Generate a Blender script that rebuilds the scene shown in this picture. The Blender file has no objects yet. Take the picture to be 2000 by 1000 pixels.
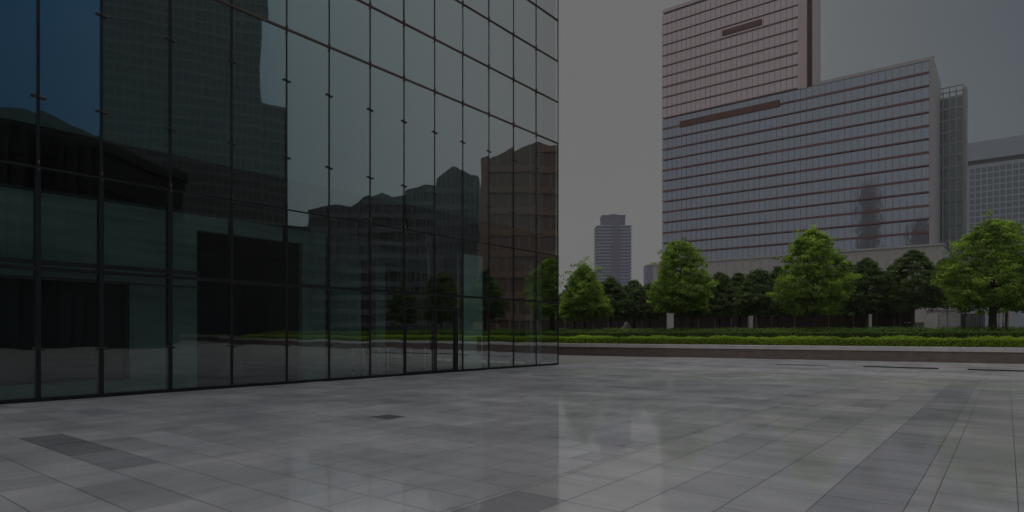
import bpy, bmesh, math, random
import numpy as np
from mathutils import Vector, Matrix
R = math.radians
sc = bpy.context.scene
# ------------------------------------------------------------------ camera, sky, sun, exposure
F, CAMH, HOR = 1230.0, 1.6, 650.0            # focal length and horizon measured in the photograph's pixels
YAW = math.atan(967 / F)
cam_d = bpy.data.cameras.new('camera'); cam = bpy.data.objects.new('camera', cam_d)
sc.collection.objects.link(cam); sc.camera = cam
cam.location = (0, 0, CAMH); cam.rotation_euler = (R(90), 0, YAW)
cam_d.sensor_width = 36; cam_d.lens = 36 * F / 2000; cam_d.shift_y = 0.075
cam_d.clip_start = 0.1; cam_d.clip_end = 6000
SUN_AZ, SUN_EL = R(-24), R(50)               # azimuth clockwise from +Y
world = bpy.data.worlds.new('World'); sc.world = world; world.use_nodes = True
SUN_DIR = Vector((math.sin(SUN_AZ) * math.cos(SUN_EL), math.cos(SUN_AZ) * math.cos(SUN_EL), math.sin(SUN_EL)))
HAZE = 0.00022
def build_world():
    # hazy overcast: clear blue far to the right, white veil ahead, fill brightness added overhead and behind
    nt = world.node_tree; n = nt.nodes; l = nt.links; n.clear()
    def new(t, **kw):
        q = n.new(t)
        for k, v in kw.items(): setattr(q, k, v)
        return q
    out = new('ShaderNodeOutputWorld'); bg = new('ShaderNodeBackground'); bg.inputs[1].default_value = 0.1
    sky = new('ShaderNodeTexSky', sky_type='NISHITA', sun_disc=False, sun_elevation=SUN_EL, sun_rotation=SUN_AZ, air_density=1.0, dust_density=1.5, ozone_density=1.0)
    geo = new('ShaderNodeTexCoord'); sep = new('ShaderNodeSeparateXYZ'); l.new(geo.outputs['Generated'], sep.inputs[0])
    az = new('ShaderNodeMath', operation='ARCTAN2'); l.new(sep.outputs[0], az.inputs[0]); l.new(sep.outputs[1], az.inputs[1])
    nz = new('ShaderNodeTexNoise'); nz.inputs['Scale'].default_value = 1.7; nz.inputs['Detail'].default_value = 3; l.new(geo.outputs['Generated'], nz.inputs['Vector'])
    ma = new('ShaderNodeMath', operation='MULTIPLY_ADD'); l.new(nz.outputs['Fac'], ma.inputs[0]); ma.inputs[1].default_value = 0.16; l.new(az.outputs[0], ma.inputs[2])
    mr = new('ShaderNodeMapRange'); mr.inputs['From Min'].default_value = -math.pi + 0.08; mr.inputs['From Max'].default_value = math.pi + 0.08; l.new(ma.outputs[0], mr.inputs['Value'])
    cr = new('ShaderNodeValToRGB'); l.new(mr.outputs[0], cr.inputs[0]); el = cr.color_ramp.elements
    stops = SKY_STOPS
    while len(el) < len(stops): el.new(0.5)
    for e, (deg, c) in zip(el, stops): e.position = (deg + 180) / 360; e.color = (c[0] / 4, c[1] / 4, c[2] / 4, 1)
    up = new('ShaderNodeMapRange', interpolation_type='SMOOTHSTEP'); l.new(sep.outputs[2], up.inputs['Value'])
    up.inputs['From Min'].default_value = 0.50; up.inputs['From Max'].default_value = 0.90
    mz = new('ShaderNodeMix', data_type='RGBA'); l.new(up.outputs[0], mz.inputs[0]); l.new(cr.outputs[0], mz.inputs[6]); mz.inputs[7].default_value = (*[x / 4 for x in ZENITH], 1)
    sc_ = new('ShaderNodeMix', data_type='RGBA', blend_type='MULTIPLY'); sc_.inputs[0].default_value = 1; l.new(mz.outputs[2], sc_.inputs[6]); sc_.inputs[7].default_value = (40, 40, 40, 1)
    mx = new('ShaderNodeMix', data_type='RGBA'); mx.inputs[0].default_value = 0.93; l.new(sky.outputs[0], mx.inputs[6]); l.new(sc_.outputs[2], mx.inputs[7])
    l.new(mx.outputs[2], bg.inputs[0]); l.new(bg.outputs[0], out.inputs[0])
ZENITH = (6.0, 5.9, 5.8)
SKY_STOPS = [(-180, (2.4, 2.4, 2.45)), (-110, (1.5, 1.5, 1.5)), (-70, (1.0, 1.0, 1.0)), (-17, (1.0, 1.0, 1.0)), (-8, (0.74, 0.81, 0.86)), (4, (0.46, 0.58, 0.68)), (11, (0.6, 0.7, 0.8)), (32, (1.7, 1.66, 1.66)),
             (56, (1.35, 1.75, 1.85)), (65, (0.40, 1.0, 1.7)), (77, (0.06, 0.62, 1.6)), (100, (0.4, 0.9, 1.6)), (130, (1.8, 1.9, 2.0)), (179, (2.4, 2.4, 2.45))]
build_world()
sd = bpy.data.lights.new('sun', 'SUN'); sun = bpy.data.objects.new('sun', sd); sc.collection.objects.link(sun)
sd.energy = 1.5; sd.angle = R(20); sd.color = (1.0, 0.93, 0.84)
sun.rotation_euler = (-SUN_DIR).to_track_quat('-Z', 'Y').to_euler(); sun.location = (0, 0, 60)
vs = sc.view_settings; vs.view_transform = 'Standard'; vs.look = 'None'; vs.gamma = 1; vs.use_curve_mapping = False
vs.exposure = -2.75
sc.cycles.max_bounces = 8; sc.cycles.transparent_max_bounces = 12; sc.cycles.caustics_reflective = False; sc.cycles.caustics_refractive = False
sc.cycles.sample_clamp_indirect = 4

# ------------------------------------------------------------------ helpers
CS, SN = math.cos(YAW), math.sin(YAW)
def ray(px):                                  # horizontal ray of a photograph column, per metre of depth
    X = (px - 1000) / F
    return X * CS - SN, X * SN + CS
def at(px, Z):                                # world x, y at depth Z
    dx, dy = ray(px); return dx * Z, dy * Z
def hz(py, Z): return CAMH + (HOR - py) / F * Z
def on_y(px, y0):                             # x and depth where the column meets plane y = y0
    dx, dy = ray(px); Z = y0 / dy; return dx * Z, Z
def on_x(px, x0):
    dx, dy = ray(px); Z = x0 / dx; return dy * Z, Z

class MB:
    def __init__(s): s.v = []; s.f = []; s.m = []
    def add(s, vs, fs, m=0):
        b = len(s.v); s.v += [tuple(p) for p in vs]
        for q in fs: s.f.append(tuple(b + i for i in q)); s.m.append(m)
    def box(s, a, b, m=0, M=None):
        x0, y0, z0 = a; x1, y1, z1 = b
        P = [(x0,y0,z0),(x1,y0,z0),(x1,y1,z0),(x0,y1,z0),(x0,y0,z1),(x1,y0,z1),(x1,y1,z1),(x0,y1,z1)]
        if M: P = [M @ Vector(p) for p in P]
        s.add(P, [(0,3,2,1),(4,5,6,7),(0,1,5,4),(1,2,6,5),(2,3,7,6),(3,0,4,7)], m)
    def tube(s, pts, rad, n=8, m=0):
        rings = []; pts = [Vector(p) for p in pts]
        for i, p in enumerate(pts):
            d = (pts[min(i+1, len(pts)-1)] - pts[max(i-1, 0)]).normalized()
            a = d.orthogonal().normalized(); 
            if abs(d.z) > 0.3: a = (Vector((1,0,0)) - d * d.x).normalized()
            b = d.cross(a); r = rad[i] if hasattr(rad, '__len__') else rad
            rings.append([p + (a*math.cos(t)+b*math.sin(t))*r for t in [2*math.pi*k/n for k in range(n)]])
        vs = [q for r in rings for q in r]; fs = []
        for i in range(len(pts)-1):
            for k in range(n): fs.append((i*n+k, i*n+(k+1)%n, (i+1)*n+(k+1)%n, (i+1)*n+k))
        fs.append(tuple(reversed(range(n)))); fs.append(tuple((len(pts)-1)*n+k for k in range(n)))
        s.add(vs, fs, m)
    def prism(s, poly, z0, z1, m=0, mtop=None):
        n = len(poly); vs = [(x,y,z0) for x,y in poly] + [(x,y,z1) for x,y in poly]
        s.add(vs, [(i,(i+1)%n,n+(i+1)%n,n+i) for i in range(n)] + [tuple(reversed(range(n)))], m)
        s.add(vs[n:], [tuple(range(n))], m if mtop is None else mtop)
    def ell(s, c, r, nu=10, nv=6, m=0):
        vs = [(c[0], c[1], c[2]-r[2])]; fs = []
        for j in range(1, nv):
            t = math.pi*j/nv - math.pi/2
            for i in range(nu):
                p = 2*math.pi*i/nu; vs.append((c[0]+r[0]*math.cos(t)*math.cos(p), c[1]+r[1]*math.cos(t)*math.sin(p), c[2]+r[2]*math.sin(t)))
        vs.append((c[0], c[1], c[2]+r[2])); L = len(vs)-1
        for i in range(nu):
            k = (i+1) % nu; fs.append((0, 1+k, 1+i)); fs.append((L, L-nu+i, L-nu+k))
            for j in range(nv-2): fs.append((1+j*nu+i, 1+j*nu+k, 1+(j+1)*nu+k, 1+(j+1)*nu+i))
        s.add(vs, fs, m)
    def build(s, name, mats, parent=None, smooth=False, bevel=0):
        me = bpy.data.meshes.new(name); me.from_pydata(s.v, [], s.f)
        for m in (mats if isinstance(mats, (list, tuple)) else [mats]): me.materials.append(m)
        me.polygons.foreach_set('material_index', s.m)
        if smooth: me.polygons.foreach_set('use_smooth', [True]*len(s.f))
        me.update(); return link(name, me, parent, bevel)
def link(name, me, parent=None, bevel=0):
    o = bpy.data.objects.new(name, me); sc.collection.objects.link(o)
    if parent: o.parent = parent
    if bevel:
        b = o.modifiers.new('bevel', 'BEVEL'); b.width = bevel; b.segments = 2; b.limit_method = 'ANGLE'
    return o
def tag(o, label=None, cat=None, group=None, kind=None):
    if label: o['label'] = label
    if cat: o['category'] = cat
    if group: o['group'] = group
    if kind: o['kind'] = kind
    return o
def thing(name, label, cat, loc=(0,0,0), rz=0, group=None):
    o = bpy.data.objects.new(name, None); o.empty_display_size = 0.5; sc.collection.objects.link(o)
    o.location = loc; o.rotation_euler = (0, 0, rz); return tag(o, label, cat, group)
def copy_tree(o, parent=None):
    c = o.copy(); sc.collection.objects.link(c)
    if parent: c.parent = parent
    for ch in [q for q in bpy.data.objects if q.parent == o]: copy_tree(ch, c)
    return c

# ------------------------------------------------------------------ materials
class NT:
    def __init__(s, name):
        s.mat = bpy.data.materials.new(name); s.mat.use_nodes = True; s.t = s.mat.node_tree
        s.b = s.t.nodes['Principled BSDF']; s.out = s.t.nodes['Material Output']
    def n(s, typ, **kw):
        q = s.t.nodes.new(typ)
        for k, v in kw.items():
            if k in q.inputs: q.inputs[k].default_value = v
            else: setattr(q, k, v)
        return q
    def l(s, a, b): s.t.links.new(a, b)
    def coord(s, scale=(1,1,1)):
        tc = s.n('ShaderNodeTexCoord'); mp = s.n('ShaderNodeMapping'); mp.inputs['Scale'].default_value = scale
        s.l(tc.outputs['Object'], mp.inputs['Vector']); return mp.outputs[0]
    def noise(s, scale, detail=4, vec=None, rough=0.55):
        q = s.n('ShaderNodeTexNoise'); q.inputs['Scale'].default_value = scale; q.inputs['Detail'].default_value = detail; q.inputs['Roughness'].default_value = rough
        if vec: s.l(vec, q.inputs['Vector'])
        return q.outputs['Fac']
    def map(s, v, a, b, f0=0.3, f1=0.7):
        q = s.n('ShaderNodeMapRange'); q.inputs['From Min'].default_value = f0; q.inputs['From Max'].default_value = f1
        q.inputs['To Min'].default_value = a; q.inputs['To Max'].default_value = b; s.l(v, q.inputs['Value']); return q.outputs[0]
    def mix(s, fac, a, b, mode='MIX'):
        q = s.n('ShaderNodeMix', data_type='RGBA', blend_type=mode)
        for i, x in ((0, fac), (6, a), (7, b)):
            if hasattr(x, 'is_linked'): s.l(x, q.inputs[i])
            elif i == 0: q.inputs[0].default_value = x
            else: q.inputs[i].default_value = (*x, 1) if len(x) == 3 else x
        return q.outputs[2]
    def bump(s, h, strength=0.2, dist=0.02):
        q = s.n('ShaderNodeBump'); q.inputs['Strength'].default_value = strength; q.inputs['Distance'].default_value = dist
        s.l(h, q.inputs['Height']); return q.outputs[0]
def mat(name, col, rough=0.6, metal=0, var=0.15, scale=3.0, stretch=(1,1,1), bump=0.0, spec=0.5):
    t = NT(name); v = t.noise(scale, 5, t.coord(stretch))
    c = t.mix(t.map(v, 0, 1), tuple(x*(1-var) for x in col), tuple(min(1, x*(1+var)) for x in col))
    t.l(c, t.b.inputs['Base Color']); t.b.inputs['Metallic'].default_value = metal
    t.l(t.map(v, max(0.02, rough-0.08), min(1, rough+0.08)), t.b.inputs['Roughness'])
    t.b.inputs['Specular IOR Level'].default_value = spec
    if bump: t.l(t.bump(v, bump), t.b.inputs['Normal'])
    return t.mat
def paving(name, stretch, tint):
    t = NT(name); at_ = t.n('ShaderNodeAttribute', attribute_name='tone')
    st = t.noise(1.0, 6, t.coord(stretch), 0.62); fine = t.noise(60, 3, t.coord((1,1,1)))
    cloud = t.noise(0.55, 5, t.coord((1,1,1)))
    c = t.mix(t.map(st, 0, 1, 0.25, 0.75), tuple(x*0.84 for x in tint), tuple(x*1.10 for x in tint))
    c = t.mix(1.0, c, t.mix(t.map(fine, 0, 1), (0.9,)*3, (1.08,)*3), 'MULTIPLY')
    c = t.mix(1.0, c, t.mix(t.map(cloud, 0, 1), (0.84,0.85,0.87), (1.1,1.09,1.07)), 'MULTIPLY')
    stn = t.noise(0.33, 7, t.coord((stretch[0]*0.5, stretch[1]*1.3, 1)), 0.7)
    c = t.mix(t.map(stn, 0, 1, 0.54, 0.66), c, t.mix(1.0, c, (0.80, 0.81, 0.83), 'MULTIPLY'))
    c = t.mix(1.0, c, at_.outputs['Color'], 'MULTIPLY')
    t.l(c, t.b.inputs['Base Color'])
    t.b.inputs['Roughness'].default_value = 0.6; t.b.inputs['Specular IOR Level'].default_value = 0.0
    g = t.n('ShaderNodeBsdfGlossy'); t.l(t.map(cloud, 0.03, 0.085), g.inputs['Roughness']); t.l(t.bump(st, 0.02, 0.01), g.inputs['Normal'])
    lw = t.n('ShaderNodeLayerWeight'); lw.inputs['Blend'].default_value = 0.5     # honed stone: a weak sheen, stronger towards grazing
    sh = t.map(lw.outputs['Facing'], 0.36, 0.43, 0.60, 0.97)
    wet = t.n('ShaderNodeMath', operation='MULTIPLY'); t.l(sh, wet.inputs[0]); t.l(t.map(cloud, 1.15, 0.85), wet.inputs[1])
    mx = t.n('ShaderNodeMixShader'); t.l(wet.outputs[0], mx.inputs[0]); t.l(t.b.outputs[0], mx.inputs[1]); t.l(g.outputs[0], mx.inputs[2])
    t.l(mx.outputs[0], t.out.inputs['Surface']); return t.mat
def window_glass(name, tint, base, rough=0.04, refl=0.45, wav=0.02):
    t = NT(name); t.b.inputs['Base Color'].default_value = (*base, 1); t.b.inputs['Roughness'].default_value = 0.35
    g = t.n('ShaderNodeBsdfGlossy'); g.inputs['Color'].default_value = (*tint, 1); g.inputs['Roughness'].default_value = rough
    h = t.noise(0.5, 2, t.coord((1,1,1))); nb = t.bump(h, wav, 1.0); t.l(nb, g.inputs['Normal'])
    mx = t.n('ShaderNodeMixShader'); mx.inputs[0].default_value = refl
    t.l(t.b.outputs[0], mx.inputs[1]); t.l(g.outputs[0], mx.inputs[2]); t.l(mx.outputs[0], t.out.inputs['Surface']); return t.mat
def facade_glass():
    t = NT('facade_glass'); tr = t.n('ShaderNodeBsdfTransparent'); tr.inputs['Color'].default_value = (0.68, 0.82, 0.78, 1)
    g = t.n('ShaderNodeBsdfGlossy'); g.inputs['Color'].default_value = (0.95, 0.98, 0.98, 1); g.inputs['Roughness'].default_value = 0.012
    h = t.noise(0.45, 2, t.coord((1, 1.0, 0.8))); t.l(t.bump(h, 0.05, 0.10), g.inputs['Normal'])
    lw = t.n('ShaderNodeLayerWeight'); lw.inputs['Blend'].default_value = 0.5      # facing: 0 square on, 1 grazing
    fac = t.n('ShaderNodeMapRange'); fac.interpolation_type = 'SMOOTHSTEP'
    fac.inputs['From Min'].default_value = -0.05; fac.inputs['From Max'].default_value = 0.42
    fac.inputs['To Min'].default_value = 0.12; fac.inputs['To Max'].default_value = 0.48
    t.l(lw.outputs['Facing'], fac.inputs['Value'])
    mx = t.n('ShaderNodeMixShader'); t.l(fac.outputs[0], mx.inputs[0]); t.l(tr.outputs[0], mx.inputs[1]); t.l(g.outputs[0], mx.inputs[2])
    t.l(mx.outputs[0], t.out.inputs['Surface']); return t.mat
def clear(name, col):
    t = NT(name); tr = t.n('ShaderNodeBsdfTransparent'); tr.inputs['Color'].default_value = (*col, 1); t.l(tr.outputs[0], t.out.inputs['Surface']); return t.mat
def leaf(name, dark, light, trans=0.45):
    t = NT(name); a = t.n('ShaderNodeAttribute', attribute_name='tone'); c = t.mix(a.outputs['Fac'], dark, light)
    t.l(c, t.b.inputs['Base Color']); t.b.inputs['Roughness'].default_value = 0.5; t.b.inputs['Specular IOR Level'].default_value = 0.3
    tl = t.n('ShaderNodeBsdfTranslucent'); c2 = t.mix(1.0, c, (1.25, 1.5, 0.6), 'MULTIPLY'); t.l(c2, tl.inputs['Color'])
    mx = t.n('ShaderNodeMixShader'); mx.inputs[0].default_value = trans
    t.l(t.b.outputs[0], mx.inputs[1]); t.l(tl.outputs[0], mx.inputs[2]); t.l(mx.outputs[0], t.out.inputs['Surface']); return t.mat

M_GROUT = mat('grout', (0.05, 0.05, 0.052), 0.8)
M_PAVE_A = paving('stone_paving_cross', (2.4, 0.5, 1), (0.405, 0.413, 0.432))
M_PAVE_B = paving('stone_paving_long', (0.5, 2.6, 1), (0.405, 0.41, 0.418))
M_GLASS = facade_glass(); M_CLEAR = clear('pane_back', (0.97, 0.99, 0.98))
M_STEEL = mat('dark_steel', (0.022, 0.022, 0.024), 0.42, 0.6, 0.2, 8)
M_BRONZE = mat('bronze_steel', (0.15, 0.09, 0.08), 0.4, 0.7, 0.2, 8)
M_CLAMP = mat('clamp_steel', (0.05, 0.04, 0.04), 0.3, 0.9, 0.2, 12)
M_INWALL = mat('green_grey_wall', (0.20, 0.24, 0.225), 0.7, 0, 0.32, 1.0, (1, 0.35, 4))
M_INPALE = mat('pale_column_plaster', (0.58, 0.66, 0.63), 0.6, 0, 0.05, 2)
M_INDARK = mat('dark_room_wall', (0.035, 0.035, 0.037), 0.8, 0, 0.2, 2)
M_INFLOOR = mat('interior_stone', (0.13, 0.15, 0.15), 0.18, 0, 0.15, 1.0, (2, 0.4, 1))
M_INUP = mat('upper_lining', (0.10, 0.13, 0.138), 0.7, 0, 0.1, 0.6)
M_BLACK = window_glass('black_window', (0.5, 0.55, 0.55), (0.006, 0.006, 0.007), 0.03, 0.08)
M_CONC = mat('concrete', (0.33, 0.32, 0.31), 0.75, 0, 0.14, 1.5, (1, 1, 2), 0.15)

# ------------------------------------------------------------------ ground and plaza paving
rng = np.random.default_rng(7); random.seed(5)
g = MB(); g.box((-890, -890, -1.0), (890, 890, -0.012)); tag(g.build('ground', mat('ground_earth', (0.16, 0.16, 0.15), 0.9, 0, 0.2, 0.1)), kind='structure')
g = MB(); g.box((-17.66, -9, -0.010), (60, 60, 0.0)); tag(g.build('paving_bed', M_GROUT), kind='structure')
WY = lambda x: 41.55 + 0.13 * x               # front line of the planter wall
def tiles(name, rects, material, base):
    v = []; f = []; tone = []
    for (x0, y0, x1, y1, k) in rects:
        b = len(v); z = 0.004
        v += [(x0,y0,z),(x1,y0,z),(x1,y1,z),(x0,y1,z)]; f.append((b,b+1,b+2,b+3)); tone.append(k)
    me = bpy.data.meshes.new(name); me.from_pydata(v, [], f); me.materials.append(material)
    at_ = me.attributes.new('tone', 'FLOAT_COLOR', 'FACE')
    c = np.ones((len(f), 4), np.float32); t = np.array(tone, np.float32)
    c[:, 0] = t; c[:, 1] = t * (1 + 0.02 * (1 - t)); c[:, 2] = np.where(t < 0.85, t * 1.05, t * 1.01)
    at_.data.foreach_set('color', c.ravel()); me.update()
    return tag(link(name, me), kind='structure')
rx = []; G = 0.0035
def tone_a(x, y, L):
    t = 1.0 + rng.normal(0, 0.06)
    if rng.random() < 0.08: t *= 0.86
    return t
rowy = [2.87 + 0.556 * k for k in range(-18, 78)]
for y in rowy:                                # field in front of the glass wall: courses across, random joints
    x = -17.55 - rng.random() * 1.0
    while x < -3.98:
        L = rng.choice([0.55, 0.83, 1.1, 1.1, 1.35]); x1 = min(x + L, -3.97); x1 = -3.97 if x1 > -4.3 else x1
        if x1 - x > 0.1:
            k = tone_a(x, y, L)
            if abs(y - 2.87) < 0.1 and -12.3 < (x + x1)/2 < -10.0: k = 0.42 + 0.1 * rng.random()
            elif abs(y - 2.87) < 0.1 and -10.0 < (x + x1)/2 < -8.2: k = 0.68
            if abs(y - 3.426) < 0.1 and -16 < (x + x1)/2 < -12.0: k = 0.9
            rx.append((max(x, -17.6)+G, y+G, x1-G, y+0.556-G, k))
        x = x1
tiles('plaza_paving', rx, M_PAVE_A, 0)
rb = []
def cols(xs, Ls, y0, y1, base, sd=0.05, stag=False):
    for i in range(len(xs)-1):
        y = y0 - (rng.random() * Ls if stag else 0)
        while y < y1:
            rb.append((xs[i]+G, y+G, xs[i+1]-G, y+Ls-G, max(0.72, base) * (1.0 + rng.normal(0, sd*0.6)) * (0.85 if base > 0.98 and rng.random() < 0.05 else 0.72 if (abs(xs[i]+3.89) < 0.01 and 3.9 < y < 4.93) else 1))); y += Ls
cols([-3.97, -3.89], 1.6, -8.4, 48, 0.97)
cols([-3.89, -3.30, -2.70, -2.06, -1.41], 1.02, -8.4, 48, 1.02, 0.05, True)
cols([-1.41, -0.73], 0.4, -8.43, 25.2, 0.80, 0.05)
cols([-1.41, -0.73], 0.8, 25.6, 48, 0.98, 0.05)
cols([-0.73, -0.55], 0.8, -8.43, 48, 0.93)
cols([-0.55 + 0.63*k for k in range(16)], 0.8, -8.43, 48, 0.95, 0.06)
cols([9.53 + 1.26*k for k in range(34)], 1.6, -8.43, 48, 0.95)
tiles('plaza_paving_right', rb, M_PAVE_B, 0)
for p in [o for o in sc.objects if o.name.startswith('plaza_paving_right')]: p.name = 'plaza_paving_lengthwise'
M_EDGING = mat('edging_dark', (0.012, 0.012, 0.013), 0.6)  # even near-black colour of the edging strips
for (xa, xb, y, lab) in ((-1.3, 6.0, 33.35, 'dark low edging strip at the right end of the paving before the planter wall'),
                         (-5.25, -2.4, 33.35, 'dark low edging strip before the planter wall, middle of three in a line'),
                         (-9.1, -6.7, 33.1, 'faint thin edging strip left of the other two before the planter wall')):
    t = thing('edging_strip', lab, 'edging', ((xa+xb)/2, y, 0), 0, 'dark edging strips on the paving'); w = (xb-xa)/2; wd, hh = (0.14, 0.055) if xa > -6 else (0.07, 0.025)
    a = MB(); a.box((-w, -wd/2, 0.0045), (w, wd/2, hh)); a.build('strip', M_EDGING, t)
    for e in (-w-0.03, w+0.002): a = MB(); a.box((e, -wd/2-0.02, 0.0045), (e+0.028, wd/2+0.02, hh*0.9)); a.build('end_cap', M_STEEL, t)
t = thing('drain_cover', 'small dark square drain cover set in the pale paving', 'drain cover', (-9.23, 7.93, 0), 0)
a = MB(); a.box((-0.27, -0.24, 0.0045), (0.27, 0.24, 0.007)); a.build('cover_plate', mat('cover_iron', (0.11, 0.11, 0.115), 0.6), t)
a = MB()
for k in range(9): a.box((-0.25, -0.22+0.05*k, 0.0075), (0.25, -0.20+0.05*k, 0.013))
a.build('grate_bar', bpy.data.materials['cover_iron'], t)

# ------------------------------------------------------------------ the glass building on the left
FX, CY = -17.7, 26.25                         # facade plane and its far corner
MY = [-6.9, -5.25, -3.6, -1.95, -0.3, 1.36, 3.03, 4.7, 6.0, 7.64, 9.35, 11.12, 12.69, 14.4, 15.99, 17.59, 19.22, 20.89, 22.63, 24.38, 26.25]
MZ = [0.08, 3.1, 5.45, 11.09, 13.15, 15.2, 17.25, 19.3, 21.4]
gb = thing('glass_building', 'tall dark glass fronted building whose mirror panes fill the left half', 'building', (FX, CY, 0))
def lo(x, y, z): return (x - FX, y - CY, z)
def bx(m, a, b, k=0): m.box(lo(*a), lo(*b), k)
prnd = random.Random(3)
rest = MB()
for i in range(len(MY)-1):
    for j in range(len(MZ)-1):
        y0, y1, z0, z1 = MY[i]+0.004, MY[i+1]-0.004, MZ[j]+0.004, MZ[j+1]-0.004
        ty, tz = prnd.gauss(0, 0.0036), prnd.gauss(0, 0.0026)       # panes never hang perfectly true
        hy, hz_ = (y1-y0)/2, (z1-z0)/2
        P = []
        for d in (0, -0.02):
            for (sy, sz) in ((-1,-1),(1,-1),(1,1),(-1,1)):
                P.append(lo(FX + d + sy*hy*ty + sz*hz_*tz*0.4, (y0+y1)/2 + sy*hy, (z0+z1)/2 + sz*hz_))
        m = MB(); tgt = m
        Zc = (y0+y1)/2
        _, dep = max(((abs((y1)), 0),), key=lambda q: q[0]), 0
        vis = y1 > 3.9 and hz_ and (z0 < 2 + 0.64*(y1+3.3)+3.5)
        if not vis: tgt = rest
        tgt.add(P, [(0,1,2,3)], 0); tgt.add(P, [(7,6,5,4),(0,4,5,1),(1,5,6,2),(2,6,7,3),(3,7,4,0)], 1)
        if vis: m.build('glass_pane', [M_GLASS, M_CLEAR], gb)
rest.build('glazing', [M_GLASS, M_CLEAR], gb)
for k, y in enumerate(MY[6:]):
    m = MB(); w = 0.05 if y < 8 else 0.03
    bx(m, (FX-0.16, y-w, 0.0), (FX+0.022, y+w, 5.45)); bx(m, (FX-0.08, y-w*0.6, 5.45), (FX+0.018, y+w*0.6, 21.4)); m.build('mullion', M_STEEL, gb)
m = MB()
for y in MY[:6]: bx(m, (FX-0.16, y-0.05, 0), (FX+0.02, y+0.05, 21.4))
m.build('mullion', M_STEEL, gb)
for z, h, dd in ((0.04, 0.05, 0.03), (3.1, 0.045, 0.03), (5.45, 0.022, 0.012), (11.09, 0.024, 0.05), (13.15, 0.02, 0.05), (15.2, 0.018, 0.05), (17.25, 0.02, 0.05), (19.3, 0.02, 0.05)):
    m = MB(); bx(m, (FX-0.1, MY[0], z-h), (FX+dd, CY, z+h)); m.build('transom', M_BRONZE if z > 11 else M_STEEL, gb)
m = MB(); bx(m, (FX-0.15, 3.03, 3.2), (FX+0.026, 8.4, 3.3)); bx(m, (FX-0.12, MY[0], 2.84), (FX+0.024, 8.4, 2.885)); m.build('thick_transom', M_STEEL, gb)
cm = MB()                                     # spider clamp: two rounded pads on a short arm
for s in (-1, 1): cm.ell((0.035, s*0.085, -s*0.012), (0.022, 0.052, 0.034)); cm.tube([(0.03, 0, 0), (0.04, s*0.08, -s*0.012)], 0.014, 6)
cm.tube([(-0.02, 0, 0), (0.05, 0, 0)], 0.02, 8)
cl = cm.build('clamp', M_CLAMP, gb, True)
sm = MB(); sm.ell((0.05, 0, 0.05), (0.02, 0.022, 0.05)); sm.ell((0.05, 0, -0.11), (0.02, 0.02, 0.03)); sl = sm.build('small_clamp', M_BRONZE, gb, True)
ci = si = 0
def put(src, first, y, z, sc_=1.0):
    o = src if first else src.copy()
    if not first: sc.collection.objects.link(o)
    o.location = lo(FX, y, z); o.scale = (sc_, sc_, sc_)
for y in MY[7:-1]:
    for z in (7.08, 9.48): put(cl, ci == 0, y, z, 1.15 if y < 5 else 1.0); ci += 1
    for z in ((5.5, 11.1, 13.17, 15.22) if y > 11 else (5.5,)): put(sl, si == 0, y, z); si += 1
    if y < 13: put(cl, False, y, 1.22, 0.9)
    if 9 < y < 13: put(cl, False, y, 3.02, 0.8)
# structure and rooms behind the glass
def part(name, material, *boxes, parent=None, bevel=0):
    m = MB()
    for a, b in boxes: bx(m, a, b)
    return m.build(name, material, parent or gb, False, bevel)
IX = FX - 0.62                                # inner wall face
part('interior_floor', M_INFLOOR, ((-33, MY[0], -0.006), (FX-0.02, CY-0.05, 0.006)))
part('floor_slab', M_INDARK, ((-33, MY[0], 6.55), (IX-0.35, CY-0.3, 6.9)))
part('upper_lining', M_INUP, ((IX-0.3, MY[0], 6.62), (IX-0.1, CY-0.25, 21.0)))
part('roof_slab', M_CONC, ((-48, MY[0]-0.1, 21.42), (FX+0.03, CY+0.03, 22.0)))
part('back_wall', M_INDARK, ((-33.3, MY[0], 0.01), (-33, CY-0.05, 21.3)))
part('side_wall', M_CONC, ((-33, MY[0], 0.01), (FX-0.2, MY[0]+0.25, 21.3)))
part('dividing_wall', M_INDARK, ((-33, 8.44, 0.01), (IX-0.25, 8.64, 4.9)), ((-33, 12.2, 0.01), (IX-0.25, 12.4, 4.9)), ((-26, 12.4, 0.01), (-25.8, CY-0.4, 6.5)))
part('ceiling', M_INDARK, ((-33, MY[0]+0.3, 4.97), (IX-0.25, CY-0.3, 5.12)))
# green-grey wall with a dark framed window, openings and returns
part('inner_wall', M_INWALL, ((IX-0.22, 6.85, 0.02), (IX, 8.64, 4.98)), ((IX-0.22, MY[0]+0.3, 2.95), (IX, 6.85, 4.98)), ((IX-0.22, MY[0]+0.3, 0.02), (IX, 6.85, 0.38)))
iw = part('inner_window', M_BLACK, ((IX-0.12, MY[0]+0.3, 0.44), (IX-0.06, 6.73, 2.86)))
part('frame', M_STEEL, ((IX-0.14, 6.73, 0.38), (IX+0.04, 6.85, 2.95)), ((IX-0.14, MY[0]+0.3, 0.38), (IX+0.03, 6.73, 0.45)), ((IX-0.14, MY[0]+0.3, 2.86), (IX+0.03, 6.73, 2.95)), parent=iw)
part('handle', M_CLAMP, ((FX-0.2, 5.93, 1.0), (FX-0.165, 5.97, 1.5)), parent=iw)
part('inner_lintel', M_INWALL, ((IX-0.22, 8.64, 4.55), (IX, 12.08, 4.98)))
part('inner_wall', M_INWALL, ((IX-0.2, 12.08, 0.02), (IX, 13.06, 4.98)))
part('inner_wall', M_INWALL, ((IX-1.6, 13.06, 0.02), (IX-1.4, 15.6, 4.98)), ((IX-1.4, 15.6, 4.4), (IX-1.2, 19.95, 4.98)))
part('recess_wall', M_INDARK, ((IX-4.2, 8.65, 0.02), (IX-4.0, 12.2, 4.5)))
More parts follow.
